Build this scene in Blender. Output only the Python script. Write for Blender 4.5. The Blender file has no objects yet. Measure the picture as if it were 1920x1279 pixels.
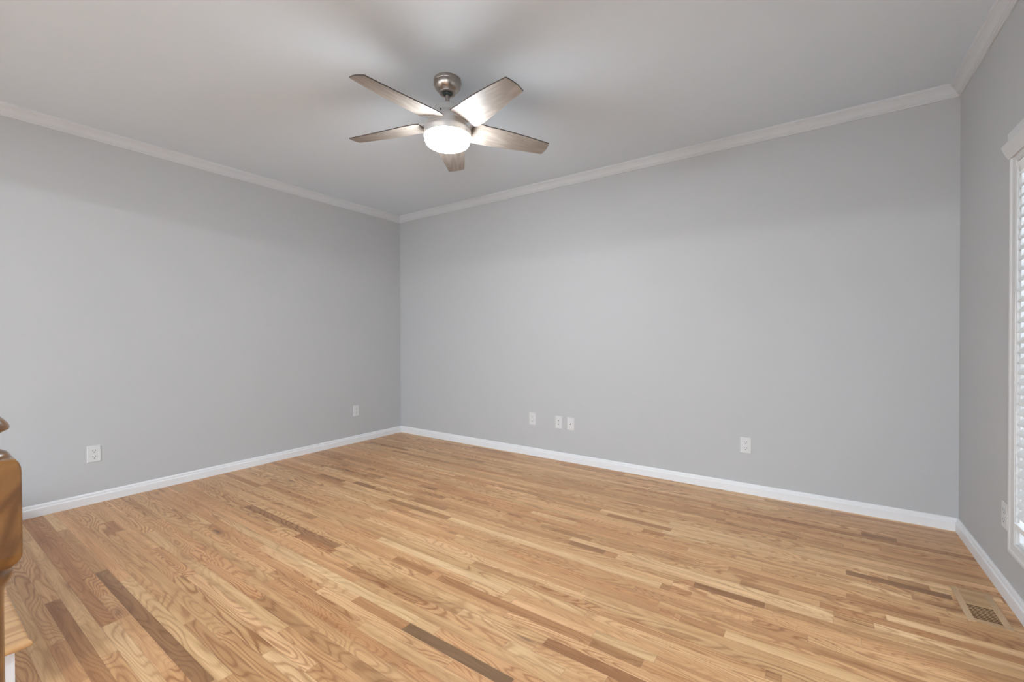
import bpy, bmesh, math, random
from mathutils import Vector, Matrix

# ---------------------------------------------------------------- camera, world, lights
SC = bpy.context.scene
COL = SC.collection
random.seed(7)
PI = math.pi

W = 4.505          # left wall x=0 .. right wall x=W, back wall y=0, room runs to -y
CZ = 2.428         # ceiling height
YR = -7.6          # rear wall
F_PX, YAW, PITCH, ROLL = 818.29, 0.6074, -0.00884, -0.00421
CAM = Vector((3.8606, -3.3406, 1.07))

fwd = Vector((-math.sin(YAW)*math.cos(PITCH), math.cos(YAW)*math.cos(PITCH), math.sin(PITCH)))
rgt = Vector((math.cos(YAW), math.sin(YAW), 0))
up = rgt.cross(fwd)
r2 = rgt*math.cos(ROLL) + up*math.sin(ROLL)
u2 = -rgt*math.sin(ROLL) + up*math.cos(ROLL)
cam_data = bpy.data.cameras.new('camera')
cam_data.sensor_fit = 'HORIZONTAL'
cam_data.sensor_width = 36
cam_data.lens = F_PX/1920*36
cam_data.clip_start = 0.02
cam = bpy.data.objects.new('camera', cam_data)
COL.objects.link(cam)
m3 = Matrix((r2, u2, -fwd)).transposed()
cam.matrix_world = Matrix.Translation(CAM) @ m3.to_4x4()
SC.camera = cam

world = bpy.data.worlds.new('world')
SC.world = world
world.use_nodes = True
bg = world.node_tree.nodes['Background']
bg.inputs[0].default_value = (0.86, 0.93, 1.0, 1)
bg.inputs[1].default_value = 0.5

SC.view_settings.view_transform = 'Standard'
SC.view_settings.look = 'None'
SC.view_settings.gamma = 1
SC.view_settings.use_curve_mapping = False
SC.view_settings.exposure = 0.41
SC.cycles.use_denoising = True
SC.cycles.max_bounces = 12
SC.cycles.diffuse_bounces = 8

def area(name, loc, direction, sx, sy, power, color, spread=180):
    d = bpy.data.lights.new(name, 'AREA')
    d.shape = 'RECTANGLE'; d.size = sx; d.size_y = sy
    d.energy = power; d.color = color; d.spread = math.radians(spread)
    o = bpy.data.objects.new(name, d); COL.objects.link(o)
    o.location = loc
    o.rotation_euler = Vector(direction).to_track_quat('-Z', 'Y').to_euler()
    return o

DAY = (0.83, 0.925, 1.0)
# fill lamps added outside made-up rear and side windows; daylight at the blinded window
area('fill_rear', (2.25, YR-0.10, 1.35), (0, 1, 0), 3.3, 1.8, 95, DAY)
area('fill_side', (W+0.16, -5.6, 1.25), (-1, 0, 0), 2.6, 1.6, 58, DAY)
area('fill_left', (-0.16, -6.1, 1.35), (1, 0, 0.1), 2.0, 1.6, 52, DAY)  # fill added from the left to lift the right wall
area('daylight_blinds', (W+0.30, -1.75, 1.05), (-1, 0, 0), 1.7, 1.5, 22, DAY)
# ceiling lamp of the space behind the camera; the dropped header between cuts its light off high on the far wall
ld = bpy.data.lights.new('rear_ceiling_lamp', 'POINT'); ld.energy = 125; ld.shadow_soft_size = 0.03; ld.color = (0.94, 0.97, 1.0)
lo = bpy.data.objects.new('rear_ceiling_lamp', ld); COL.objects.link(lo); lo.location = (3.7, -6.5, 2.21)

# ---------------------------------------------------------------- materials
def new_mat(name):
    m = bpy.data.materials.new(name); m.use_nodes = True
    nt = m.node_tree
    return m, nt, nt.nodes['Principled BSDF']
def N(nt, kind, **kw):
    n = nt.nodes.new(kind)
    for k, v in kw.items(): setattr(n, k, v)
    return n
def mth(nt, op, a, b=None, c=None):
    n = N(nt, 'ShaderNodeMath', operation=op)
    for i, v in enumerate((a, b, c)):
        if v is None: continue
        if isinstance(v, (int, float)): n.inputs[i].default_value = v
        else: nt.links.new(v, n.inputs[i])
    return n.outputs[0]
def mixc(nt, fac, a, b, mode='MIX'):
    n = N(nt, 'ShaderNodeMix', data_type='RGBA', blend_type=mode)
    for s, v in ((0, fac), (6, a), (7, b)):
        if isinstance(v, (int, float)): n.inputs[s].default_value = v
        elif isinstance(v, tuple): n.inputs[s].default_value = (*v, 1)
        else: nt.links.new(v, n.inputs[s])
    return n.outputs[2]
def paint(name, col, rough=0.6, bump=0.0, scale=300, mott=0.015):
    m, nt, b = new_mat(name)
    tc = N(nt, 'ShaderNodeTexCoord')
    no = N(nt, 'ShaderNodeTexNoise'); no.inputs['Scale'].default_value = 1.3; no.inputs['Detail'].default_value = 4
    nt.links.new(tc.outputs['Object'], no.inputs['Vector'])
    hi = tuple(min(1, c*(1+mott)) for c in col); lo = tuple(c*(1-mott) for c in col)
    nt.links.new(mixc(nt, no.outputs['Fac'], lo, hi), b.inputs['Base Color'])
    b.inputs['Roughness'].default_value = rough
    if bump:
        n2 = N(nt, 'ShaderNodeTexNoise'); n2.inputs['Scale'].default_value = scale
        nt.links.new(tc.outputs['Object'], n2.inputs['Vector'])
        bp = N(nt, 'ShaderNodeBump'); bp.inputs['Strength'].default_value = bump; bp.inputs['Distance'].default_value = 0.001
        nt.links.new(n2.outputs['Fac'], bp.inputs['Height']); nt.links.new(bp.outputs['Normal'], b.inputs['Normal'])
    return m

M_WALL = paint('grey_wall_paint', (0.470, 0.480, 0.490), 0.75, 0.08)
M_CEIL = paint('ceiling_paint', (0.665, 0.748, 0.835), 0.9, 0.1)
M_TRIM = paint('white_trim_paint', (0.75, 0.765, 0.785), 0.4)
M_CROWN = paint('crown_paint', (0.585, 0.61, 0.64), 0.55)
M_CASING = paint('casing_paint', (0.60, 0.605, 0.61), 0.5)
M_PLATE = paint('white_plastic', (0.63, 0.635, 0.64), 0.35)
M_SLOT = paint('dark_slot', (0.03, 0.03, 0.03), 0.6)
M_BLIND = paint('white_blind_slat', (0.80, 0.81, 0.81), 0.5)
def slat_mat():
    """thin faux-wood slat that lets a little daylight glow through"""
    m, nt, b = new_mat('translucent_blind_slat')
    b.inputs['Base Color'].default_value = (0.80, 0.81, 0.81, 1); b.inputs['Roughness'].default_value = 0.5
    tl = N(nt, 'ShaderNodeBsdfTranslucent'); tl.inputs[0].default_value = (0.85, 0.85, 0.84, 1)
    mx = N(nt, 'ShaderNodeMixShader'); mx.inputs[0].default_value = 0.22
    nt.links.new(b.outputs[0], mx.inputs[1]); nt.links.new(tl.outputs[0], mx.inputs[2])
    nt.links.new(mx.outputs[0], nt.nodes['Material Output'].inputs['Surface'])
    return m
M_SLAT = slat_mat()
M_RUBBER = paint('dark_rubber', (0.05, 0.055, 0.05), 0.6)
M_DUCT = paint('duct_dark', (0.075, 0.042, 0.022), 0.9)

def metal(name, col, rough, aniso_scale):
    m, nt, b = new_mat(name)
    tc = N(nt, 'ShaderNodeTexCoord'); mp = N(nt, 'ShaderNodeMapping'); mp.inputs['Scale'].default_value = aniso_scale
    no = N(nt, 'ShaderNodeTexNoise'); no.inputs['Scale'].default_value = 60; no.inputs['Detail'].default_value = 3
    nt.links.new(tc.outputs['Object'], mp.inputs[0]); nt.links.new(mp.outputs[0], no.inputs['Vector'])
    nt.links.new(mixc(nt, no.outputs['Fac'], tuple(c*0.93 for c in col), tuple(min(1, c*1.05) for c in col)), b.inputs['Base Color'])
    b.inputs['Metallic'].default_value = 1
    b.inputs['Roughness'].default_value = rough
    return m
M_NICKEL = metal('brushed_nickel', (0.46, 0.41, 0.37), 0.28, (0.3, 0.3, 8))
M_HOUSE = metal('satin_nickel', (0.86, 0.86, 0.86), 0.45, (0.3, 0.3, 8))

def glass_light():
    m, nt, b = new_mat('opal_glass_lit')
    b.inputs['Base Color'].default_value = (0.95, 0.95, 0.95, 1)
    b.inputs['Roughness'].default_value = 0.25
    b.inputs['Emission Color'].default_value = (0.90, 0.96, 1.0, 1)
    b.inputs['Emission Strength'].default_value = 112.0
    return m
M_OPAL = glass_light()

def window_glass():
    m, nt, b = new_mat('window_glass')
    b.inputs['Base Color'].default_value = (1, 1, 1, 1)
    b.inputs['Roughness'].default_value = 0.0
    b.inputs['Transmission Weight'].default_value = 1.0
    b.inputs['IOR'].default_value = 1.05
    return m
M_GLASS = window_glass()

def wood(name, c_dark, c_light, axis=0, scale=1.0, rough=0.3, coat=0.0, ringfreq=9, pore=0.25, shear=0.0):
    """oak with growth-ring contours drawn out along one object axis"""
    m, nt, b = new_mat(name)
    tc = N(nt, 'ShaderNodeTexCoord'); mp = N(nt, 'ShaderNodeMapping')
    s = [9*scale]*3; s[axis] = 1.1*scale
    mp.inputs['Scale'].default_value = s
    pre = N(nt, 'ShaderNodeMapping'); pre.inputs['Rotation'].default_value = (shear, shear*0.3, 0)
    nt.links.new(tc.outputs['Object'], pre.inputs[0])
    nt.links.new(pre.outputs[0], mp.inputs[0])
    no = N(nt, 'ShaderNodeTexNoise'); no.inputs['Scale'].default_value = 1.0; no.inputs['Detail'].default_value = 1.0
    nt.links.new(mp.outputs[0], no.inputs['Vector'])
    ring = mth(nt, 'SINE', mth(nt, 'MULTIPLY', no.outputs['Fac'], ringfreq*2*PI))
    ring = mth(nt, 'MULTIPLY_ADD', ring, 0.5, 0.5)
    mp2 = N(nt, 'ShaderNodeMapping'); s = [420*scale]*3; s[axis] = 9*scale
    mp2.inputs['Scale'].default_value = s
    nt.links.new(pre.outputs[0], mp2.inputs[0])
    n2 = N(nt, 'ShaderNodeTexNoise'); n2.inputs['Scale'].default_value = 1.0; n2.inputs['Detail'].default_value = 2
    nt.links.new(mp2.outputs[0], n2.inputs['Vector'])
    f = mth(nt, 'ADD', mth(nt, 'MULTIPLY', ring, 1-pore), mth(nt, 'MULTIPLY', n2.outputs['Fac'], pore))
    nt.links.new(mixc(nt, f, c_dark, c_light), b.inputs['Base Color'])
    b.inputs['Roughness'].default_value = rough
    b.inputs['Coat Weight'].default_value = coat
    b.inputs['Coat Roughness'].default_value = 0.12
    return m
M_NEWEL = wood('honey_oak', (0.125, 0.048, 0.010), (0.32, 0.148, 0.038), axis=2, scale=3.0, rough=0.3, coat=0.7, ringfreq=3.5, pore=0.35, shear=0.55)
M_TREAD = wood('tread_oak', (0.42, 0.22, 0.09), (0.60, 0.36, 0.17), axis=1, scale=1.0, rough=0.3, coat=0.4)
M_BLADE = wood('washed_oak_blade', (0.175, 0.145, 0.122), (0.335, 0.29, 0.255), axis=0, scale=2.2, rough=0.55, coat=0.1, ringfreq=4, pore=0.6)
M_BLADE_EDGE = paint('dark_blade_edge', (0.07, 0.055, 0.05), 0.5)
M_VENT = wood('register_oak', (0.47, 0.30, 0.165), (0.60, 0.41, 0.24), axis=1, scale=1.0, rough=0.4, ringfreq=5)
M_VENT_BAR = wood('register_oak_bar', (0.40, 0.24, 0.12), (0.54, 0.35, 0.19), axis=0, scale=1.0, rough=0.4, ringfreq=5)

def floor_mat():
    m, nt, b = new_mat('oak_strip_floor')
    at = N(nt, 'ShaderNodeAttribute', attribute_name='plank')      # r tone, g hue, b seed (per board)
    sp = N(nt, 'ShaderNodeSeparateColor'); nt.links.new(at.outputs['Color'], sp.inputs[0])
    tone, hue, seed = sp.outputs[0], sp.outputs[1], sp.outputs[2]
    uv = N(nt, 'ShaderNodeUVMap', uv_map='board'); su = N(nt, 'ShaderNodeSeparateXYZ'); nt.links.new(uv.outputs[0], su.inputs[0])
    u, v = su.outputs[0], su.outputs[1]         # u: metres along the board, v: 0..1 across it
    geo = N(nt, 'ShaderNodeTexCoord'); sg = N(nt, 'ShaderNodeSeparateXYZ'); nt.links.new(geo.outputs['Object'], sg.inputs[0])
    x, y = sg.outputs[0], sg.outputs[1]
    def comb(a, b_, c_):
        n = N(nt, 'ShaderNodeCombineXYZ')
        for i, q in enumerate((a, b_, c_)):
            if isinstance(q, (int, float)): n.inputs[i].default_value = q
            else: nt.links.new(q, n.inputs[i])
        return n.outputs[0]
    def noise(vec, sc=1.0, det=2.0, rough=0.5):
        n = N(nt, 'ShaderNodeTexNoise'); n.inputs['Scale'].default_value = sc
        n.inputs['Detail'].default_value = det; n.inputs['Roughness'].default_value = rough
        nt.links.new(vec, n.inputs['Vector']); return n.outputs['Fac']
    sx = mth(nt, 'MULTIPLY', seed, 173.0)
    # knots: sparse dark eyes, the rings bend round them
    kv = comb(mth(nt, 'ADD', mth(nt, 'MULTIPLY', x, 2.4), sx), mth(nt, 'MULTIPLY', y, 9.0), sx)
    vo = N(nt, 'ShaderNodeTexVoronoi'); vo.inputs['Scale'].default_value = 0.85
    nt.links.new(kv, vo.inputs['Vector'])
    kd = vo.outputs['Distance']
    knot = mth(nt, 'POWER', 2.718, mth(nt, 'MULTIPLY', mth(nt, 'POWER', mth(nt, 'DIVIDE', kd, 0.085), 2), -1.0))
    halo = mth(nt, 'POWER', 2.718, mth(nt, 'MULTIPLY', mth(nt, 'POWER', mth(nt, 'DIVIDE', kd, 0.30), 2), -1.0))
    # growth rings = contour lines of a drawn-out noise field
    gv = comb(mth(nt, 'ADD', mth(nt, 'MULTIPLY', x, 1.6), sx), mth(nt, 'ADD', mth(nt, 'MULTIPLY', y, 11.0), mth(nt, 'MULTIPLY', seed, 57.0)), sx)
    f0 = noise(gv, 1.0, 1.6, 0.45)
    f = mth(nt, 'ADD', f0, mth(nt, 'MULTIPLY', halo, 0.22))
    freq = mth(nt, 'MULTIPLY_ADD', hue, 95.0, 75.0)
    rg = mth(nt, 'SINE', mth(nt, 'MULTIPLY', f, freq))
    rg = mth(nt, 'MULTIPLY_ADD', rg, 0.5, 0.5)
    rg = mth(nt, 'POWER', rg, 3.0)               # thin dark late-wood lines
    gate = noise(comb(mth(nt, 'ADD', mth(nt, 'MULTIPLY', x, 1.1), sx), mth(nt, 'MULTIPLY', y, 4.0), sx), 1.0, 1.0)
    gate = mth(nt, 'MULTIPLY', gate, mth(nt, 'MULTIPLY_ADD', mth(nt, 'FRACT', mth(nt, 'MULTIPLY', seed, 7.3)), 1.2, 0.35))
    # fine straight grain and pores
    fine = noise(comb(mth(nt, 'ADD', mth(nt, 'MULTIPLY', x, 6.0), sx), mth(nt, 'MULTIPLY', y, 330.0), sx), 1.0, 3.0, 0.6)
    broad = noise(comb(mth(nt, 'ADD', mth(nt, 'MULTIPLY', x, 1.6), sx), mth(nt, 'MULTIPLY', y, 38.0), sx), 1.0, 2.0, 0.5)
    # board colour
    rp = N(nt, 'ShaderNodeValToRGB'); nt.links.new(tone, rp.inputs[0])
    e = rp.color_ramp.elements
    e[0].position = 0.0; e[0].color = (0.196, 0.107, 0.048, 1)
    e[1].position = 1.0; e[1].color = (0.728, 0.506, 0.276, 1)
    for pos, c in ((0.25, (0.397, 0.210, 0.088)), (0.5, (0.557, 0.328, 0.151)), (0.75, (0.649, 0.416, 0.207))):
        k = rp.color_ramp.elements.new(pos); k.color = (*c, 1)
    base = rp.outputs[0]
    base = mixc(nt, mth(nt, 'MULTIPLY', hue, 0.9), base, mixc(nt, 1.0, base, (1.0, 0.85, 0.80), 'MULTIPLY'))
    dk = mixc(nt, 1.0, base, (0.60, 0.47, 0.38), 'MULTIPLY')
    c = mixc(nt, mth(nt, 'MULTIPLY', rg, mth(nt, 'MULTIPLY', gate, 1.15)), base, dk)
    fb = mth(nt, 'MULTIPLY', mth(nt, 'SUBTRACT', fine, 0.5), 1.1)
    bb = mth(nt, 'MULTIPLY', mth(nt, 'SUBTRACT', broad, 0.5), 1.25)
    g = mth(nt, 'ADD', 1.0, mth(nt, 'ADD', fb, bb))
    cg = N(nt, 'ShaderNodeCombineColor')
    for i, pw in enumerate((0.55, 0.75, 0.95)):
        nt.links.new(mth(nt, 'POWER', g, pw), cg.inputs[i])
    c = mixc(nt, 1.0, c, cg.outputs[0], 'MULTIPLY')
    kg = mth(nt, 'GREATER_THAN', mth(nt, 'FRACT', mth(nt, 'MULTIPLY', seed, 31.7)), 0.62)
    c = mixc(nt, mth(nt, 'MULTIPLY', mth(nt, 'MULTIPLY', halo, kg), 0.45), c, mixc(nt, 1.0, c, (0.62, 0.42, 0.30), 'MULTIPLY'))
    c = mixc(nt, mth(nt, 'MULTIPLY', mth(nt, 'MULTIPLY', knot, kg), 0.85), c, (0.11, 0.055, 0.03))
    # tight joints between boards
    ev = mth(nt, 'MINIMUM', v, mth(nt, 'SUBTRACT', 1.0, v))
    jn = mth(nt, 'SUBTRACT', 1.0, mth(nt, 'MINIMUM', mth(nt, 'DIVIDE', ev, 0.03), 1.0))
    ln = N(nt, 'ShaderNodeAttribute', attribute_name='blen')
    eu = mth(nt, 'MINIMUM', u, mth(nt, 'SUBTRACT', ln.outputs['Fac'], u))
    ju = mth(nt, 'SUBTRACT', 1.0, mth(nt, 'MINIMUM', mth(nt, 'DIVIDE', eu, 0.0015), 1.0))
    j = mth(nt, 'MAXIMUM', jn, ju)
    c = mixc(nt, mth(nt, 'MULTIPLY', j, 0.42), c, (0.16, 0.09, 0.05))
    nt.links.new(c, b.inputs['Base Color'])
    nt.links.new(mth(nt, 'MULTIPLY_ADD', fine, 0.12, 0.30), b.inputs['Roughness'])
    b.inputs['Specular IOR Level'].default_value = 0.52
    bp = N(nt, 'ShaderNodeBump'); bp.inputs['Strength'].default_value = 0.15; bp.inputs['Distance'].default_value = 0.0006
    nt.links.new(mth(nt, 'SUBTRACT', fine, j), bp.inputs['Height'])
    nt.links.new(bp.outputs['Normal'], b.inputs['Normal'])
    return m
M_FLOOR = floor_mat()

# ---------------------------------------------------------------- helpers
def link_mesh(name, verts, faces, mat, parent=None, smooth=False, bevel=0.0, mats=None, seg=2):
    me = bpy.data.meshes.new(name)
    me.from_pydata([tuple(v) for v in verts], [], faces)
    me.update()
    bm = bmesh.new(); bm.from_mesh(me)
    bmesh.ops.recalc_face_normals(bm, faces=bm.faces)
    bm.to_mesh(me); bm.free()
    me.materials.append(mat)
    if mats:
        for q in mats: me.materials.append(q)
    o = bpy.data.objects.new(name, me); COL.objects.link(o)
    if parent: o.parent = parent
    if smooth:
        for pl in me.polygons: pl.use_smooth = True
    if bevel:
        md = o.modifiers.new('bevel', 'BEVEL'); md.width = bevel; md.segments = seg; md.limit_method = 'ANGLE'; md.angle_limit = math.radians(35)
    return o
class MB:
    def __init__(s): s.v = []; s.f = []
    def add(s, vs, fs):
        k = len(s.v); s.v += [Vector(q) for q in vs]; s.f += [tuple(i+k for i in f) for f in fs]
    def box(s, x0, x1, y0, y1, z0, z1, mtx=None):
        vs = [Vector((x, y, z)) for z in (z0, z1) for y in (y0, y1) for x in (x0, x1)]
        if mtx: vs = [mtx @ q for q in vs]
        s.add(vs, [(0, 2, 3, 1), (4, 5, 7, 6), (0, 1, 5, 4), (2, 6, 7, 3), (0, 4, 6, 2), (1, 3, 7, 5)])
        return s
    def lathe(s, prof, n=48, cx=0, cy=0):
        """prof: list of (r, z); ends closed on the axis"""
        rings = []
        for r, z in prof:
            if r < 1e-6:
                s.v.append(Vector((cx, cy, z))); rings.append([len(s.v)-1])
            else:
                k = len(s.v)
                for i in range(n):
                    a = 2*PI*i/n; s.v.append(Vector((cx+r*math.cos(a), cy+r*math.sin(a), z)))
                rings.append(list(range(k, k+n)))
        for a, b in zip(rings, rings[1:]):
            for i in range(n):
                j = (i+1) % n
                if len(a) == 1 and len(b) == 1: continue
                if len(a) == 1: s.f.append((a[0], b[i], b[j]))
                elif len(b) == 1: s.f.append((a[i], a[j], b[0]))
                else: s.f.append((a[i], a[j], b[j], b[i]))
        return s
    def build(s, name, mat, parent=None, **kw):
        return link_mesh(name, s.v, s.f, mat, parent, **kw)
def smooth_angle(o, deg=35):
    me = o.data
    for pl in me.polygons: pl.use_smooth = True
    bm = bmesh.new(); bm.from_mesh(me)
    for e in bm.edges:
        if len(e.link_faces) == 2 and e.calc_face_angle(0) > math.radians(deg): e.smooth = False
    bm.to_mesh(me); bm.free()
def tag(o, label, cat, group=None):
    o['label'] = label; o['category'] = cat
    if group: o['group'] = group
    return o
def structure(o):
    o['kind'] = 'structure'; return o
def empty(name, loc=(0, 0, 0), rot=(0, 0, 0)):
    o = bpy.data.objects.new(name, None); COL.objects.link(o)
    o.location = loc; o.rotation_euler = rot; o.empty_display_size = 0.05
    return o

# ---------------------------------------------------------------- room shell
PLANKS = [(62, 1.163, 2.315, 0.12), (57, 1.549, 2.52, 0.88), (58, 0.471, 0.685, 0.3), (61, 1.35, 2.335, 0.72), (67, 1.671, 1.98, 0.42), (51, 2.128, 2.877, 0.75), (49, 1.113, 2.624, 0.85), (50, 2.617, 3.089, 0.02), (50, 2.314, 2.617, 0.35), (52, 1.822, 2.423, 0.42), (43, 2.187, 2.432, 0.3), (41, 1.953, 2.803, 0.92), (42, 1.311, 1.425, 0.25), (46, 1.886, 2.316, 0.6), (47, 2.081, 2.54, 0.3), (32, 2.068, 3.329, 0.85), (29, 2.811, 3.003, 0.18), (43, 3.215, 3.397, 0.25), (42, 2.856, 3.206, 0.88), (43, 2.484, 3.218, 0.32), (47, 2.977, 3.201, 0.8), (21, 3.078, 3.181, 0.25), (36, 2.754, 3.363, 0.45), (19, 2.836, 3.208, 0.25), (20, 3.17, 3.395, 0.92), (18, 3.207, 3.632, 0.82), (13, 3.39, 3.782, 0.35), (27, 3.595, 3.737, 0.3), (30, 3.433, 3.697, 0.15), (29, 3.694, 3.917, 0.88), (28, 3.921, 4.04, 0.5), (19, 3.976, 4.319, 0.12), (31, 3.354, 3.661, 0.82), (33, 3.671, 3.84, 0.42), (36, 3.442, 3.594, 0.35), (36, 3.598, 4.015, 0.75), (39, 3.733, 3.776, 0.3), (32, 3.317, 3.356, 0.3), (35, 1.048, 1.68, 0.85), (35, 1.708, 2.264, 0.85), (31, 0.672, 0.98, 0.2), (26, 0.969, 1.148, 0.25), (30, 1.06, 1.277, 0.12), (30, 1.686, 1.978, 0.28), (27, 1.651, 1.838, 0.3), (17, 0.739, 1.645, 0.8), (19, 1.914, 2.336, 0.88), (13, 0.576, 1.324, 0.3), (14, 0.092, 0.828, 0.68), (9, 1.332, 1.534, 0.2), (25, 1.515, 1.677, 0.25), (31, 1.739, 2.076, 0.75), (32, 1.926, 2.084, 0.25), (25, 1.933, 2.134, 0.3), (7, 4.068, 4.21, 0.15), (11, 3.794, 4.126, 0.75), (18, 4.126, 4.259, 0.3), (24, 3.968, 4.245, 0.4)]
def build_floor():
    PW = 0.0445
    nrow = int(-YR/PW)+1
    rnd = random.Random(41)
    over = {}
    for row, a, b, t in PLANKS: over.setdefault(row, []).append((a, b, t))
    vs, fs, cols, uvs, lens = [], [], [], [], []
    def quad(row, a, b, tone, hue, seed):
        y1 = -row*PW; y0 = y1-PW
        k = len(vs)
        vs.extend([(a, y0, 0), (b, y0, 0), (b, y1, 0), (a, y1, 0)]); fs.append((k, k+1, k+2, k+3))
        cols.extend([(tone, hue, seed, 1)]*4); lens.extend([b-a]*4)
        uvs.extend([(0, 0), (b-a, 0), (b-a, 1), (0, 1)])
    def tone_random():
        q = rnd.random()
        if q < 0.02: return rnd.uniform(0.16, 0.30)
        if q < 0.17: return rnd.uniform(0.34, 0.46)
        if q < 0.80: return rnd.uniform(0.48, 0.68)
        return rnd.uniform(0.70, 0.90)
    for row in range(nrow):
        x = -rnd.uniform(0, 0.6); segs = []
        while x < W:
            L = rnd.choice([0.3, 0.45, 0.65, 0.85, 1.1, 1.4, 1.7])*rnd.uniform(0.85, 1.15)
            segs.append([max(0, x), min(W, x+L), tone_random()]); x += L
        segs = [s for s in segs if s[1]-s[0] > 0.01]
        for a, b, t in over.get(row, []):
            out = []
            for s0, s1, st in segs:
                if s1 <= a or s0 >= b: out.append([s0, s1, st]); continue
                if s0 < a-0.02: out.append([s0, a, st])
                elif s0 < a: a = s0
                if s1 > b+0.02: out.append([b, s1, st])
                elif s1 > b: b = s1
            out.append([a, b, t]); segs = sorted(out)
        segs[0][0] = 0; segs[-1][1] = W
        for (a, b, t) in segs:
            quad(row, a, b, t, rnd.random(), rnd.random())
    o = link_mesh('floor', vs, fs, M_FLOOR)
    me = o.data
    order = [me.loops[i].vertex_index for i in range(len(me.loops))]
    me.color_attributes.new('plank', 'FLOAT_COLOR', 'CORNER')
    me.attributes.new('blen', 'FLOAT', 'CORNER')
    me.uv_layers.new(name='board')
    me.color_attributes['plank'].data.foreach_set('color', [c for vi in order for c in cols[vi]])
    me.attributes['blen'].data.foreach_set('value', [lens[vi] for vi in order])
    me.uv_layers['board'].data.foreach_set('uv', [c for vi in order for c in uvs[vi]])
    return structure(o)
build_floor()

# window openings (wall y or x range, z range)
W1 = (-2.62, -0.856, 0.262, 1.737)     # y0, y1, z0, z1 of the blinded window's opening
W2 = (-6.8, -4.4, 0.45, 2.05)          # unseen side window behind the camera, added to let fill light in
W3 = (0.65, 3.85, 0.45, 2.15)          # unseen rear window added for fill light (x range)
T = 0.14
W4 = (-7.1, -5.1, 0.45, 2.15)          # unseen left-wall window added to light the right wall (y range)
m = MB()
m.box(-T, 0, W4[1], T, -0.1, CZ+0.1); m.box(-T, 0, YR-T, W4[0], -0.1, CZ+0.1)
m.box(-T, 0, W4[0], W4[1], -0.1, W4[2]); m.box(-T, 0, W4[0], W4[1], W4[3], CZ+0.1)
structure(m.build('wall_left', M_WALL))
structure(MB().box(0, W, 0, T, -0.1, CZ+0.1).build('wall_back', M_WALL))
m = MB()
m.box(W, W+T, W1[1], T, -0.1, CZ+0.1)
m.box(W, W+T, W1[0], W1[1], -0.1, W1[2]); m.box(W, W+T, W1[0], W1[1], W1[3], CZ+0.1)
m.box(W, W+T, W2[1], W1[0], -0.1, CZ+0.1)
m.box(W, W+T, W2[0], W2[1], -0.1, W2[2]); m.box(W, W+T, W2[0], W2[1], W2[3], CZ+0.1)
m.box(W, W+T, YR-T, W2[0], -0.1, CZ+0.1)
structure(m.build('wall_right', M_WALL))
m = MB()
m.box(0, W3[0], YR-T, YR, -0.1, CZ+0.1); m.box(W3[1], W, YR-T, YR, -0.1, CZ+0.1)
m.box(W3[0], W3[1], YR-T, YR, -0.1, W3[2]); m.box(W3[0], W3[1], YR-T, YR, W3[3], CZ+0.1)
structure(m.build('wall_rear', M_WALL))
structure(MB().box(0, W, YR, 0, CZ, CZ+0.1).build('ceiling', M_CEIL))
structure(MB().box(0, W, -4.35, -4.20, 2.07, CZ).build('wall_header', M_WALL))

def run(name, prof, which, mat):
    """extrude a (offset from wall, z) profile along one wall, mitred at the corners"""
    vs = []
    for end in (0, 1):
        for d, z in prof:
            if which == 'left': vs.append((d, -d if end == 0 else YR+d, z))
            if which == 'right': vs.append((W-d, -d if end == 0 else YR+d, z))
            if which == 'back': vs.append((d if end == 0 else W-d, -d, z))
            if which == 'rear': vs.append((d if end == 0 else W-d, YR+d, z))
    n = len(prof)
    fs = [(i, (i+1) % n, n+(i+1) % n, n+i) for i in range(n)] + [tuple(range(n)), tuple(range(n, 2*n))]
    return structure(link_mesh(name, vs, fs, mat))
BASE = [(0, 0), (0.015, 0), (0.015, 0.046), (0.0135, 0.049), (0.0105, 0.0505), (0.0095, 0.054), (0.010, 0.058), (0.009, 0.0645), (0.0062, 0.069), (0.003, 0.0704), (0, 0.0704)]
cz0 = 2.3619
CROWN = [(0, cz0), (0.006, cz0), (0.0085, cz0+0.002), (0.0085, cz0+0.008), (0.0125, cz0+0.0095), (0.0145, cz0+0.0125), (0.0145, cz0+0.0165),
         (0.0175, cz0+0.0185), (0.0205, cz0+0.0235), (0.0255, cz0+0.0315), (0.0325, cz0+0.0395), (0.0385, cz0+0.0445), (0.0405, cz0+0.0475),
         (0.0435, cz0+0.0485), (0.0455, cz0+0.0515), (0.0455, cz0+0.0555), (0.0479, cz0+0.0575), (0.0479, CZ), (0, CZ)]
for w in ('left', 'back', 'right', 'rear'):
    run('baseboard_'+w, BASE, w, M_TRIM)
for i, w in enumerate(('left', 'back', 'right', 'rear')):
    run('trim_%d' % (i+1), CROWN, w, M_CROWN)

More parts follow.
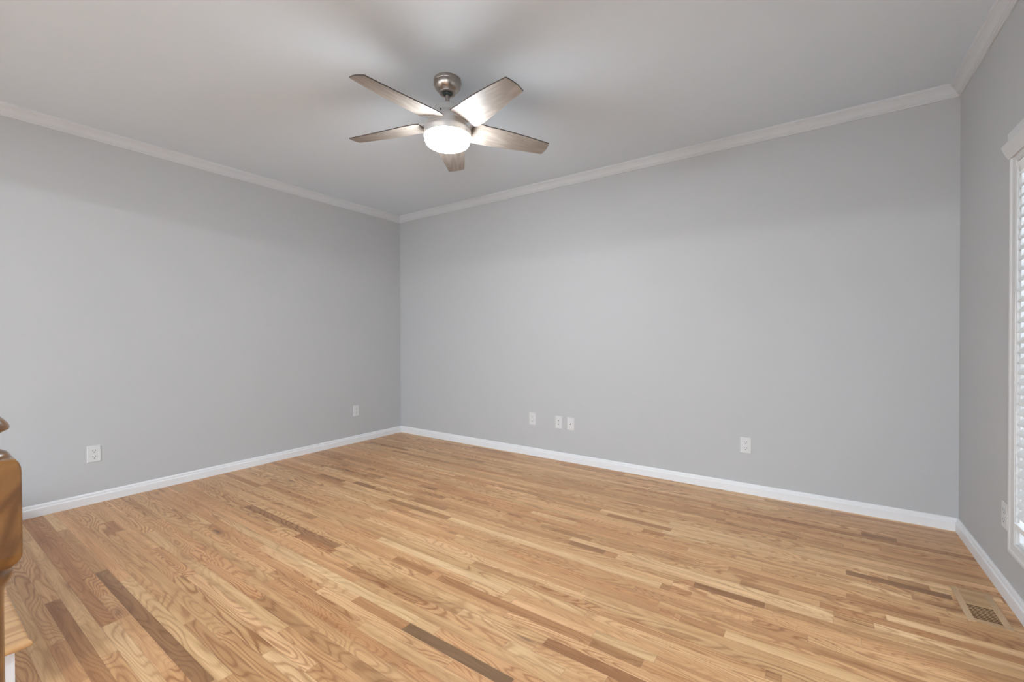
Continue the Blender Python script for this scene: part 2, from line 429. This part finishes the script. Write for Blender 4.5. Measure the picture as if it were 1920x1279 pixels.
# ---------------------------------------------------------------- windows
def window(name, axis, a0, a1, z0, z1, cornice=True, muntin=True):
    """double-hung sash in its opening; axis 'x' = in the right wall, 'y' = in the rear wall"""
    root = empty(name, (W, a1, z0) if axis == 'x' else (0, a0, z0) if axis == 'l' else (a0, YR, z0)); structure(root)
    def P(d, a, z):      # d: distance into the room from the wall face
        v = Vector((W-d, a, z)) if axis == 'x' else Vector((d, a, z)) if axis == 'l' else Vector((a, YR+d, z))
        return v - Vector(root.location)
    def bx(mb, d0, d1, b0, b1, c0, c1):
        vs = [P(d, a, z) for z in (c0, c1) for a in (b0, b1) for d in (d0, d1)]
        mb.add(vs, [(0, 2, 3, 1), (4, 5, 7, 6), (0, 1, 5, 4), (2, 6, 7, 3), (0, 4, 6, 2), (1, 3, 7, 5)])
    # casing: profiled board mitred round the opening
    prof = [(0.0, 0.0), (0.009, 0.0), (0.010, 0.004), (0.0125, 0.006), (0.0125, 0.012), (0.0145, 0.030), (0.018, 0.036), (0.019, 0.044), (0.0165, 0.050), (0.0, 0.050)]
    vs = []
    corners = [(a0, z0, -1, -1), (a1, z0, 1, -1), (a1, z1, 1, 1), (a0, z1, -1, 1)]
    for (ca, cz, sa, sz) in corners:
        for d, o_ in prof: vs.append(P(d, ca+sa*o_, cz+sz*o_))
    n = len(prof); fs = []
    for k in range(4):
        for i in range(n-1):
            j = (k+1) % 4
            fs.append((k*n+i, k*n+i+1, j*n+i+1, j*n+i))
    link_mesh('window_casing', vs, fs, M_CASING, root)
    if cornice:
        cp = [(0.0, 0.023, 0.0), (0.021, 0.023, 0.002), (0.026, 0.037, 0.008), (0.033, 0.058, 0.014), (0.037, 0.072, 0.018), (0.037, 0.079, 0.018), (0.0245, 0.087, -0.004), (0.0245, 0.120, -0.004), (0.0, 0.120, -0.004)]
        vs = []
        for s_, ca in ((1, a1+0.048), (-1, a0-0.048)):
            for d, z, ov in cp: vs.append(P(d, ca+s_*ov, z1+z))
        n = len(cp); fs = [(i, (i+1) % n, n+(i+1) % n, n+i) for i in range(n)] + [tuple(range(n)), tuple(range(n, 2*n))]
        link_mesh('window_cornice', vs, fs, M_CASING, root)
    m = MB()
    bx(m, -T, 0.0, a0, a0+0.008, z0, z1); bx(m, -T, 0.0, a1-0.008, a1, z0, z1)
    bx(m, -T, 0.0, a0+0.008, a1-0.008, z0, z0+0.012); bx(m, -T, 0.0, a0+0.008, a1-0.008, z1-0.008, z1)
    m.build('window_jamb', M_TRIM, root)
    zm = (z0+z1)/2; st = 0.035
    for lo, hi, d in ((z0+0.012, zm+0.018, -0.085), (zm-0.018, z1-0.008, -0.115)):
        m = MB(); s0, s1 = a0+0.009, a1-0.009
        bx(m, d-0.022, d, s0, s0+st, lo, hi); bx(m, d-0.022, d, s1-st, s1, lo, hi)
        bx(m, d-0.022, d, s0+st, s1-st, lo, lo+st+0.01); bx(m, d-0.022, d, s0+st, s1-st, hi-st, hi)
        if muntin:
            am = (s0+s1)/2
            bx(m, d-0.02, d-0.002, am-0.03, am+0.03, lo+st+0.01, hi-st)
        sash = m.build('window_sash', M_TRIM, root)
        g = MB(); bx(g, d-0.014, d-0.010, s0+st-0.002, s1-st+0.002, lo+st+0.008, hi-st+0.002)
        g.build('glass_pane', M_GLASS, sash)
    return root
window('window_1', 'x', *W1)
window('fill_window_2', 'x', *W2)  # this and the next two are unseen windows added for the fill lamps
window('fill_window_3', 'y', *W3)
window('fill_window_4', 'l', *W4)

def blind():
    y0, y1, z0, z1 = W1; y0 += 0.009; y1 -= 0.009
    root = empty('window_blind', (W-0.004, (y0+y1)/2, z1-0.01))
    tag(root, 'white horizontal slat blind inside the window on the right wall, lowered almost to the sill', 'blind')
    L = Vector(root.location)
    def bx(mb, x0, x1, a0, a1, c0, c1): mb.box(x0-L.x, x1-L.x, a0-L.y, a1-L.y, c0-L.z, c1-L.z)
    m = MB(); bx(m, W-0.014, W+0.034, y0, y1, z1-0.052, z1-0.009); m.build('headrail', M_BLIND, root, bevel=0.002)
    # slats: curved strips tilted with the room edge up
    zb = 0.352; pitch = 0.0392; zt = z1-0.07; m = MB()
    n = int((zt-zb)/pitch); tilt = math.radians(52)
    xc = W+0.006
    for i in range(1, n+1):
        z = zb+i*pitch
        secs = []
        for t in (-0.024, -0.012, 0, 0.012, 0.024):
            h = 0.0022*(1-(t/0.024)**2)
            for th in (0, 0.0025):
                px = t*math.cos(tilt)-(h+th)*math.sin(tilt); pz = t*math.sin(tilt)+(h+th)*math.cos(tilt)
                secs.append((xc+px-L.x, z+pz-L.z))
        ring = [0, 2, 4, 6, 8, 9, 7, 5, 3, 1]
        vs = [(secs[k][0], yy-L.y, secs[k][1]) for yy in (y0, y1) for k in ring]
        q = len(ring)
        m.add(vs, [(a, (a+1) % q, q+(a+1) % q, q+a) for a in range(q)]+[tuple(range(q)), tuple(range(q, 2*q))])
    m.build('slats', M_SLAT, root)
    m = MB(); bx(m, W-0.016, W+0.028, y0, y1, zb-0.022, zb-0.002); m.build('bottom_rail', M_BLIND, root, bevel=0.002)
    for yy in (y1-0.10, y1-0.75, y0+0.12):
        m = MB()
        for xx in (W-0.013, W+0.025):
            bx(m, xx-0.0008, xx+0.0008, yy-0.0008, yy+0.0008, zb-0.005, z1-0.05)
        bx(m, W-0.013, W+0.025, yy-0.0008, yy+0.0008, zb-0.0058, zb-0.0042)
        m.build('ladder_cord', M_BLIND, root)
    m = MB().lathe([(0, z1-0.03-L.z), (0.0035, z1-0.03-L.z), (0.0035, 1.275-L.z), (0.0042, 1.272-L.z), (0.0042, 1.24-L.z), (0, 1.238-L.z)], 10, W-0.020-L.x, y1-0.035-L.y)
    w = m.build('tilt_wand', paint('wand_plastic', (0.5, 0.5, 0.5), 0.3), root); smooth_angle(w)
blind()

# ---------------------------------------------------------------- wall plates
def plate_local():
    """wall plate 70 x 114 in its own frame: +x right, +z up, +y out of the wall"""
    w, h, t = 0.034, 0.054, 0.0055
    vs = [(-w, 0, -h), (w, 0, -h), (w, 0, h), (-w, 0, h),
          (-w, 0.003, -h), (w, 0.003, -h), (w, 0.003, h), (-w, 0.003, h),
          (-w+0.004, t, -h+0.004), (w-0.004, t, -h+0.004), (w-0.004, t, h-0.004), (-w+0.004, t, h-0.004)]
    fs = [(0, 1, 2, 3), (8, 9, 10, 11)]
    for a in (0, 4):
        for i in range(4):
            j = (i+1) % 4; fs.append((a+i, a+j, a+4+j, a+4+i))
    return vs, fs
def disc(m, cx, cz, r, y0, y1, n=16, sq=1.0, flat=None):
    vs = []
    for y in (y0, y1):
        for i in range(n):
            a = 2*PI*i/n; x = r*math.cos(a)*sq; z = r*math.sin(a)
            if flat: z = max(-flat, min(flat, z))
            vs.append((cx+x, y, cz+z))
    m.add(vs, [(i, (i+1) % n, n+(i+1) % n, n+i) for i in range(n)]+[tuple(range(n)), tuple(range(n, 2*n))])
def outlet(name, loc, rotz, label, kind, cat='outlet', group=None):
    root = empty(name, loc, (0, 0, rotz)); tag(root, label, cat, group)
    vs, fs = plate_local(); link_mesh('plate', vs, fs, M_PLATE, root)
    if kind == 'duplex':
        for s in (-1, 1):
            m = MB(); disc(m, 0, s*0.0195, 0.0172, 0.0052, 0.0068, 24, 1.0, 0.0142)
            rc = m.build('receptacle', M_PLATE, root)
            m = MB()
            m.box(-0.0078, -0.0054, 0.0062, 0.0070, s*0.0195-0.0010, s*0.0195+0.0080)
            m.box(0.0054, 0.0078, 0.0062, 0.0070, s*0.0195-0.0002, s*0.0195+0.0072)
            disc(m, 0, s*0.0195-0.0075, 0.0027, 0.0062, 0.0070, 10)
            m.build('slots', M_SLOT, rc)
        m = MB(); disc(m, 0, 0, 0.003, 0.0052, 0.0066, 12); m.build('screw', M_PLATE, root)
    elif kind == 'double_jack':
        for z in (0.0165, -0.0135):
            m = MB(); disc(m, 0, z, 0.0065, 0.0050, 0.0068, 16); j = m.build('jack', M_PLATE, root)
            m = MB(); disc(m, 0, z, 0.0042, 0.0066, 0.0072, 12); m.build('jack_hole', M_SLOT, j)
        for z in (0.036, -0.036):
            m = MB(); disc(m, 0, z, 0.0026, 0.0050, 0.0064, 10); m.build('screw', M_HOUSE, root)
    else:
        m = MB(); disc(m, 0, 0, 0.0085, 0.0050, 0.0070, 6); j = m.build('jack', M_HOUSE, root)
        m = MB(); disc(m, 0, 0, 0.0048, 0.0068, 0.0105, 12); m.build('jack_hole', M_SLOT, j)
        for z in (0.036, -0.036):
            m = MB(); disc(m, 0, z, 0.0026, 0.0050, 0.0064, 10); m.build('screw', M_PLATE, root)
    return root
RL, RB, RR = -PI/2, PI, PI/2      # facing +x, -y, -x
outlet('wall_outlet', (0, -2.567, 0.321), RL, 'white duplex wall outlet low on the left wall, near the wooden post', 'duplex')
outlet('wall_outlet', (0, -0.589, 0.325), RL, 'white duplex wall outlet on the left wall, close to the far room corner', 'duplex')
outlet('wall_outlet', (1.762, 0, 0.330), RB, 'white duplex wall outlet on the back wall, left of the two small jack plates', 'duplex')
outlet('jack_plate', (2.031, 0, 0.328), RB, 'white wall plate with two stacked jacks, middle one of three plates on the back wall', 'double_jack', 'wall plate')
outlet('cable_plate', (2.147, 0, 0.327), RB, 'white wall plate with one single centre jack, right of the two-jack plate', 'single', 'wall plate')
outlet('wall_outlet', (3.473, 0, 0.327), RB, 'white duplex wall outlet alone on the right part of the back wall', 'duplex')
outlet('wall_outlet', (W, -0.716, 0.328), RR, 'white duplex wall outlet on the right wall, tight beside the window casing', 'duplex')

# ---------------------------------------------------------------- ceiling fan
def ceiling_fan():
    cx, cy = 2.2614, -1.6285
    root = empty('ceiling_fan', (cx, cy, CZ))
    tag(root, 'five-blade brushed nickel ceiling fan with pale wood blades and a lit white glass bowl', 'ceiling fan')
    z0 = CZ
    def P(pr): return [(r, z-z0) for r, z in pr]
    o = MB().lathe(P([(0, CZ), (0.0725, CZ), (0.0725, 2.413), (0.0715, 2.411), (0.0695, 2.410), (0.0695, 2.408), (0.0700, 2.406),
        (0.0690, 2.398), (0.0650, 2.387), (0.0580, 2.376), (0.0490, 2.367), (0.0425, 2.3635), (0.0415, 2.362), (0.0415, 2.357), (0.0400, 2.356), (0.0330, 2.356), (0.0300, 2.360), (0, 2.360)]), 64).build('canopy', M_NICKEL, root)
    smooth_angle(o)
    for k in range(4):
        a = 0.5+k*PI/2
        m = MB().lathe([(0, -0.02+0.003), (0.004, -0.02+0.002), (0.004, -0.02-0.002), (0, -0.02-0.003)], 8, 0.072*math.cos(a), 0.072*math.sin(a))
        m.build('canopy_screw', M_NICKEL, root)
    o = MB().lathe(P([(0, 2.366), (0.024, 2.364), (0.0265, 2.360), (0.0255, 2.354), (0.0205, 2.350), (0.012, 2.348), (0, 2.348)]), 32).build('hanger_ball', M_RUBBER, root)
    smooth_angle(o)
    return root
def fan_full():
    root = ceiling_fan()
    # everything under the ball hangs very slightly out of plumb
    g = Vector((-0.0293, -0.0097)); ax = Vector((g.y, -g.x, 0)).normalized()
    pivb = Matrix.Translation((0, 0, 2.355-CZ)) @ Matrix.Rotation(g.length*0.0, 4, ax) @ Matrix.Translation((0, 0, -(2.355-CZ)))
    zp = 2.168-CZ          # the blade plane is tilted about its own centre
    piv = Matrix.Translation((0, 0, zp)) @ Matrix.Rotation(g.length, 4, ax) @ Matrix.Translation((0, 0, -zp))
    def P(pr): return [(r, z-CZ) for r, z in pr]
    def put(mb, name, mat, parent=root, deg=35, **kw):
        mb.v = [pivb @ q for q in mb.v]
        o = mb.build(name, mat, parent, **kw); smooth_angle(o, 24 if name == 'motor_housing' else deg); return o
    put(MB().lathe(P([(0, 2.356), (0.0115, 2.356), (0.0115, 2.29), (0, 2.29)]), 24), 'downrod', M_NICKEL)
    put(MB().lathe(P([(0, 2.303), (0.014, 2.303), (0.017, 2.300), (0.017, 2.297), (0.030, 2.2965), (0.048, 2.2935), (0.060, 2.287), (0.0665, 2.277), (0.0690, 2.262),
        (0.0715, 2.252), (0.080, 2.243), (0.092, 2.233), (0.104, 2.219), (0.112, 2.203), (0.1165, 2.186), (0.1175, 2.176), (0.1185, 2.174), (0.1185, 2.171), (0.1215, 2.169),
        (0.1235, 2.164), (0.1240, 2.155), (0.1240, 2.145), (0.1240, 2.1285), (0.1215, 2.1285), (0.1210, 2.1340), (0.1150, 2.1340), (0, 2.134)]), 72), 'motor_housing', M_HOUSE)
    put(MB().lathe(P([(0.1160, 2.1325), (0.1172, 2.126), (0.1172, 2.112), (0.1150, 2.100), (0.1085, 2.0900), (0.097, 2.0840), (0.080, 2.0815), (0.05, 2.0800), (0, 2.0795)]), 72), 'glass_bowl', M_OPAL)
    for k in range(3):
        a = -1.15+k*2*PI/3
        m = MB().lathe(P([(0, 2.232), (0.0028, 2.231), (0.0028, 2.222), (0, 2.221)]), 8, 0.103*math.cos(a), 0.103*math.sin(a))
        put(m, 'housing_screw', M_SLOT)
    for k in range(5):          # short arms that carry the blades out of the housing
        a = -0.2424+k*2*PI/5
        m = MB()
        vs = []
        for zz in (0, 0.007):
            for r, t in ((0.085, -0.035), (0.168, -0.030), (0.176, -0.018), (0.176, 0.034), (0.168, 0.046), (0.085, 0.050)):
                z = 2.1965-0.2054*(t+0.028)*0.9+zz-CZ
                vs.append((r*math.cos(a)-t*math.sin(a), r*math.sin(a)+t*math.cos(a), z))
        m.add(vs, [(i, (i+1) % 6, 6+(i+1) % 6, 6+i) for i in range(6)]+[tuple(range(6)), tuple(range(6, 12))])
        put(m, 'blade_arm', M_HOUSE)
    # blades: plan outline (r, t_low, t_high), pitched so the -t edge is the higher one, drooping outward
    sec = [(0.132, -0.070, 0.080), (0.160, -0.074, 0.086), (0.200, -0.073, 0.084), (0.260, -0.079, 0.075), (0.330, -0.082, 0.062), (0.400, -0.083, 0.049),
           (0.470, -0.082, 0.037), (0.530, -0.080, 0.0275), (0.548, -0.079, 0.0245)]
    # gently bowed tip with crisp corners
    ph = -0.2424; sl = -0.2054; th = 0.0055
    for k in range(5):
        a = ph+k*2*PI/5
        er = Vector((math.cos(a), math.sin(a), 0)); et = Vector((-math.sin(a), math.cos(a), 0))
        top = []; nt_ = 9
        rows = []
        for r, t0, t1 in sec:
            rows.append([(r, t0+(t1-t0)*i/(nt_-1)) for i in range(nt_)])
        tipr = []
        for i in range(nt_):
            f = i/(nt_-1); t = -0.0777+(0.0214+0.0777)*f
            tipr.append((0.5640+0.0085*math.sin(PI*f)+0.003*f, t))
        rows.append(tipr)
        def zc(r, t):
            droop = 2.166+0.026*max(0, (0.56-r)/0.42)**1.1
            return droop+sl*(t+0.028)+0.0
        vs = []; fs = []
        for lay in (0, 1):
            for row in rows:
                for r, t in row:
                    q = er*r+et*t; q.z = zc(r, t)-CZ+(lay-0.5)*th
                    vs.append(Vector(q))
        nr = len(rows); Lr = nr*nt_
        for i in range(nr-1):
            for j in range(nt_-1):
                A, B, C_, D = i*nt_+j, i*nt_+j+1, (i+1)*nt_+j+1, (i+1)*nt_+j
                fs.append((A, B, C_, D)); fs.append((Lr+A, Lr+D, Lr+C_, Lr+B))
        nface = len(fs)
        rim = [j for j in range(nt_)] + [i*nt_+nt_-1 for i in range(1, nr)] + [(nr-1)*nt_+j for j in range(nt_-2, -1, -1)] + [i*nt_ for i in range(nr-2, 0, -1)]
        for q in range(len(rim)):
            A, B = rim[q], rim[(q+1) % len(rim)]
            fs.append((A, B, Lr+B, Lr+A))
        # the blade mesh lives in a frame whose x axis is the blade's length, so the grain runs along it
        vs = [piv @ q for q in vs]
        fr = Matrix.Rotation(a, 4, 'Z')
        inv = fr.inverted()
        o = link_mesh('blade', [inv @ q for q in vs], fs, M_BLADE, root, mats=[M_BLADE_EDGE])
        o.matrix_local = fr
        for idx, pl in enumerate(o.data.polygons):
            pl.use_smooth = idx < nface
            if idx >= nface: pl.material_index = 1
        bm = bmesh.new(); bm.from_mesh(o.data)
        for e in bm.edges:
            if len(e.link_faces) == 2 and e.calc_face_angle(0) > 0.6: e.smooth = False
        bm.to_mesh(o.data); bm.free()
    return root
fan_full()

# ---------------------------------------------------------------- newel post and stair tread
def newel():
    hx = hy = 0.0415
    x, y = 2.93, -3.2765
    root = empty('newel_post', (x, y, 0))
    tag(root, 'glossy honey oak newel post with square block and round knob at the left edge', 'newel post')
    def sq(mb, levels, n=1):
        k = len(mb.v)
        for h, z in levels:
            for sx, sy in ((-1, -1), (1, -1), (1, 1), (-1, 1)): mb.v.append(Vector((sx*h, sy*h, z)))
        for i in range(len(levels)-1):
            for j in range(4):
                q = (j+1) % 4; mb.f.append((k+i*4+j, k+i*4+q, k+(i+1)*4+q, k+(i+1)*4+j))
        mb.f.append((k, k+1, k+2, k+3)); e = k+(len(levels)-1)*4; mb.f.append((e, e+1, e+2, e+3))
    m = MB(); sq(m, [(0.031, 0.757), (0.0375, 0.7650), (0.0410, 0.773), (0.0416, 0.778), (0.0416, 0.888), (0.0412, 0.895), (0.0395, 0.9015), (0.0370, 0.9055), (0.0350, 0.9070)])
    m.build('upper_block', M_NEWEL, root, bevel=0.002)
    m = MB(); sq(m, [(0.0432, 0.0), (0.0432, 0.215), (0.038, 0.224), (0.030, 0.229)]); m.build('lower_block', M_NEWEL, root, bevel=0.0015)
    o = MB().lathe([(0, 0.222), (0.032, 0.224), (0.035, 0.232), (0.035, 0.240), (0.029, 0.247), (0.028, 0.254), (0.034, 0.262), (0.038, 0.285), (0.0385, 0.31), (0.036, 0.36), (0.032, 0.43),
        (0.0290, 0.52), (0.0280, 0.60), (0.0280, 0.70), (0.0285, 0.722), (0.0300, 0.729), (0.0330, 0.7335), (0.0358, 0.7385), (0.0370, 0.745), (0.0362, 0.7500), (0.0335, 0.7530), (0.0330, 0.7550), (0, 0.758)], 40).build('turned_shaft', M_NEWEL, root)
    smooth_angle(o, 50)
    o = MB().lathe([(0, 0.904), (0.0362, 0.905), (0.0360, 0.9085), (0.0325, 0.9135), (0.0265, 0.9175), (0.020, 0.9200), (0.0185, 0.926), (0.0190, 0.932), (0.0220, 0.9370), (0.0290, 0.9420), (0.0345, 0.9452), (0.0355, 0.9480), (0.0345, 0.9520),
        (0.0315, 0.9570), (0.0265, 0.9630), (0.018, 0.9685), (0.009, 0.971), (0, 0.9715)], 40).build('turned_knob', M_NEWEL, root)
    smooth_angle(o, 50)
newel()

def stair_step():
    x1, y1, z = 1.972, -3.100, 0.190
    root = empty('stair_step', (1.0, -3.9, 0))
    tag(root, 'low oak step tread with rounded nosing over a white riser, behind the newel post', 'step')
    ox, oy = 1.0, -3.9
    # tread with bullnose on its two exposed edges
    vs = []; prof = []
    t = 0.026
    for i in range(9):
        a = -PI/2+PI*i/8; prof.append((0.013*math.cos(a)-0.013, z-t/2+t/2*math.sin(a)))
    n = len(prof)
    corners = [(0.018, y1), (x1, y1), (x1, -4.85), (0.018, -4.85)]
    sg = [(0, 1), (1, 1), (1, 0), (0, 0)]
    for (cx_, cy_), (sx, sy) in zip(corners, sg):
        for d, zz in prof: vs.append((cx_+sx*d-ox, cy_+sy*d-oy, zz))
    fs = []
    for k in range(4):
        j = (k+1) % 4
        for i in range(n-1): fs.append((k*n+i, k*n+i+1, j*n+i+1, j*n+i))
    fs.append(tuple(k*n+n-1 for k in range(4))); fs.append(tuple(k*n for k in range(4)))
    o = link_mesh('tread', vs, fs, M_TREAD, root); smooth_angle(o, 40)
    MB().box(0.018-ox, x1-0.045-ox, -4.85-oy, y1-0.03-oy, 0.0, z-t).build('riser', M_TRIM, root)
stair_step()

# ---------------------------------------------------------------- floor register
def register():
    x0, x1, y0, y1 = 4.332, 4.452, -1.032, -0.752
    cx, cy = (x0+x1)/2, (y0+y1)/2
    root = empty('floor_register', (cx, cy, 0))
    tag(root, 'oak slatted floor vent set in the floorboards beside the right baseboard', 'floor vent')
    def bx(m, a0, a1, b0, b1, c0, c1): m.box(a0-cx, a1-cx, b0-cy, b1-cy, c0, c1)
    rw = 0.022; H = 0.004
    for xa, xb in ((x0, x0+rw), (x1-rw, x1)):
        m = MB(); bx(m, xa, xb, y0, y1, 0.0002, H)
        m.build('side_rail', M_VENT, root, bevel=0.0012)
    for ya, yb in ((y0, y0+0.030), (y1-0.018, y1), (-0.892, -0.872)):
        m = MB(); bx(m, x0+rw, x1-rw, ya, yb, 0.0002, H-0.0003)
        m.build('cross_rail', M_VENT_BAR, root, bevel=0.0008)
    m = MB(); bx(m, x0+rw-0.001, x1-rw+0.001, y0+0.029, y1-0.017, 0.0001, 0.0010); m.build('duct_opening', M_DUCT, root)
    m = MB()
    ya, yb = y0+0.030, -0.892; n = 9
    for i in range(1, n):
        y = ya+(yb-ya)*i/n; bx(m, x0+rw, x1-rw, y-0.0014, y+0.0014, 0.0011, H-0.0014)
    m.build('near_slats', M_VENT_BAR, root)
    m = MB(); ya, yb = -0.872, y1-0.018
    bx(m, x0+rw, x1-rw, ya, yb, 0.0011, 0.0026)
    for i in range(0, n):
        y = ya+(yb-ya)*(i+0.5)/n; bx(m, x0+rw, x1-rw, y-0.0038, y+0.0038, 0.0026, H-0.0008)
    m.build('far_slats', M_VENT_BAR, root)
register()
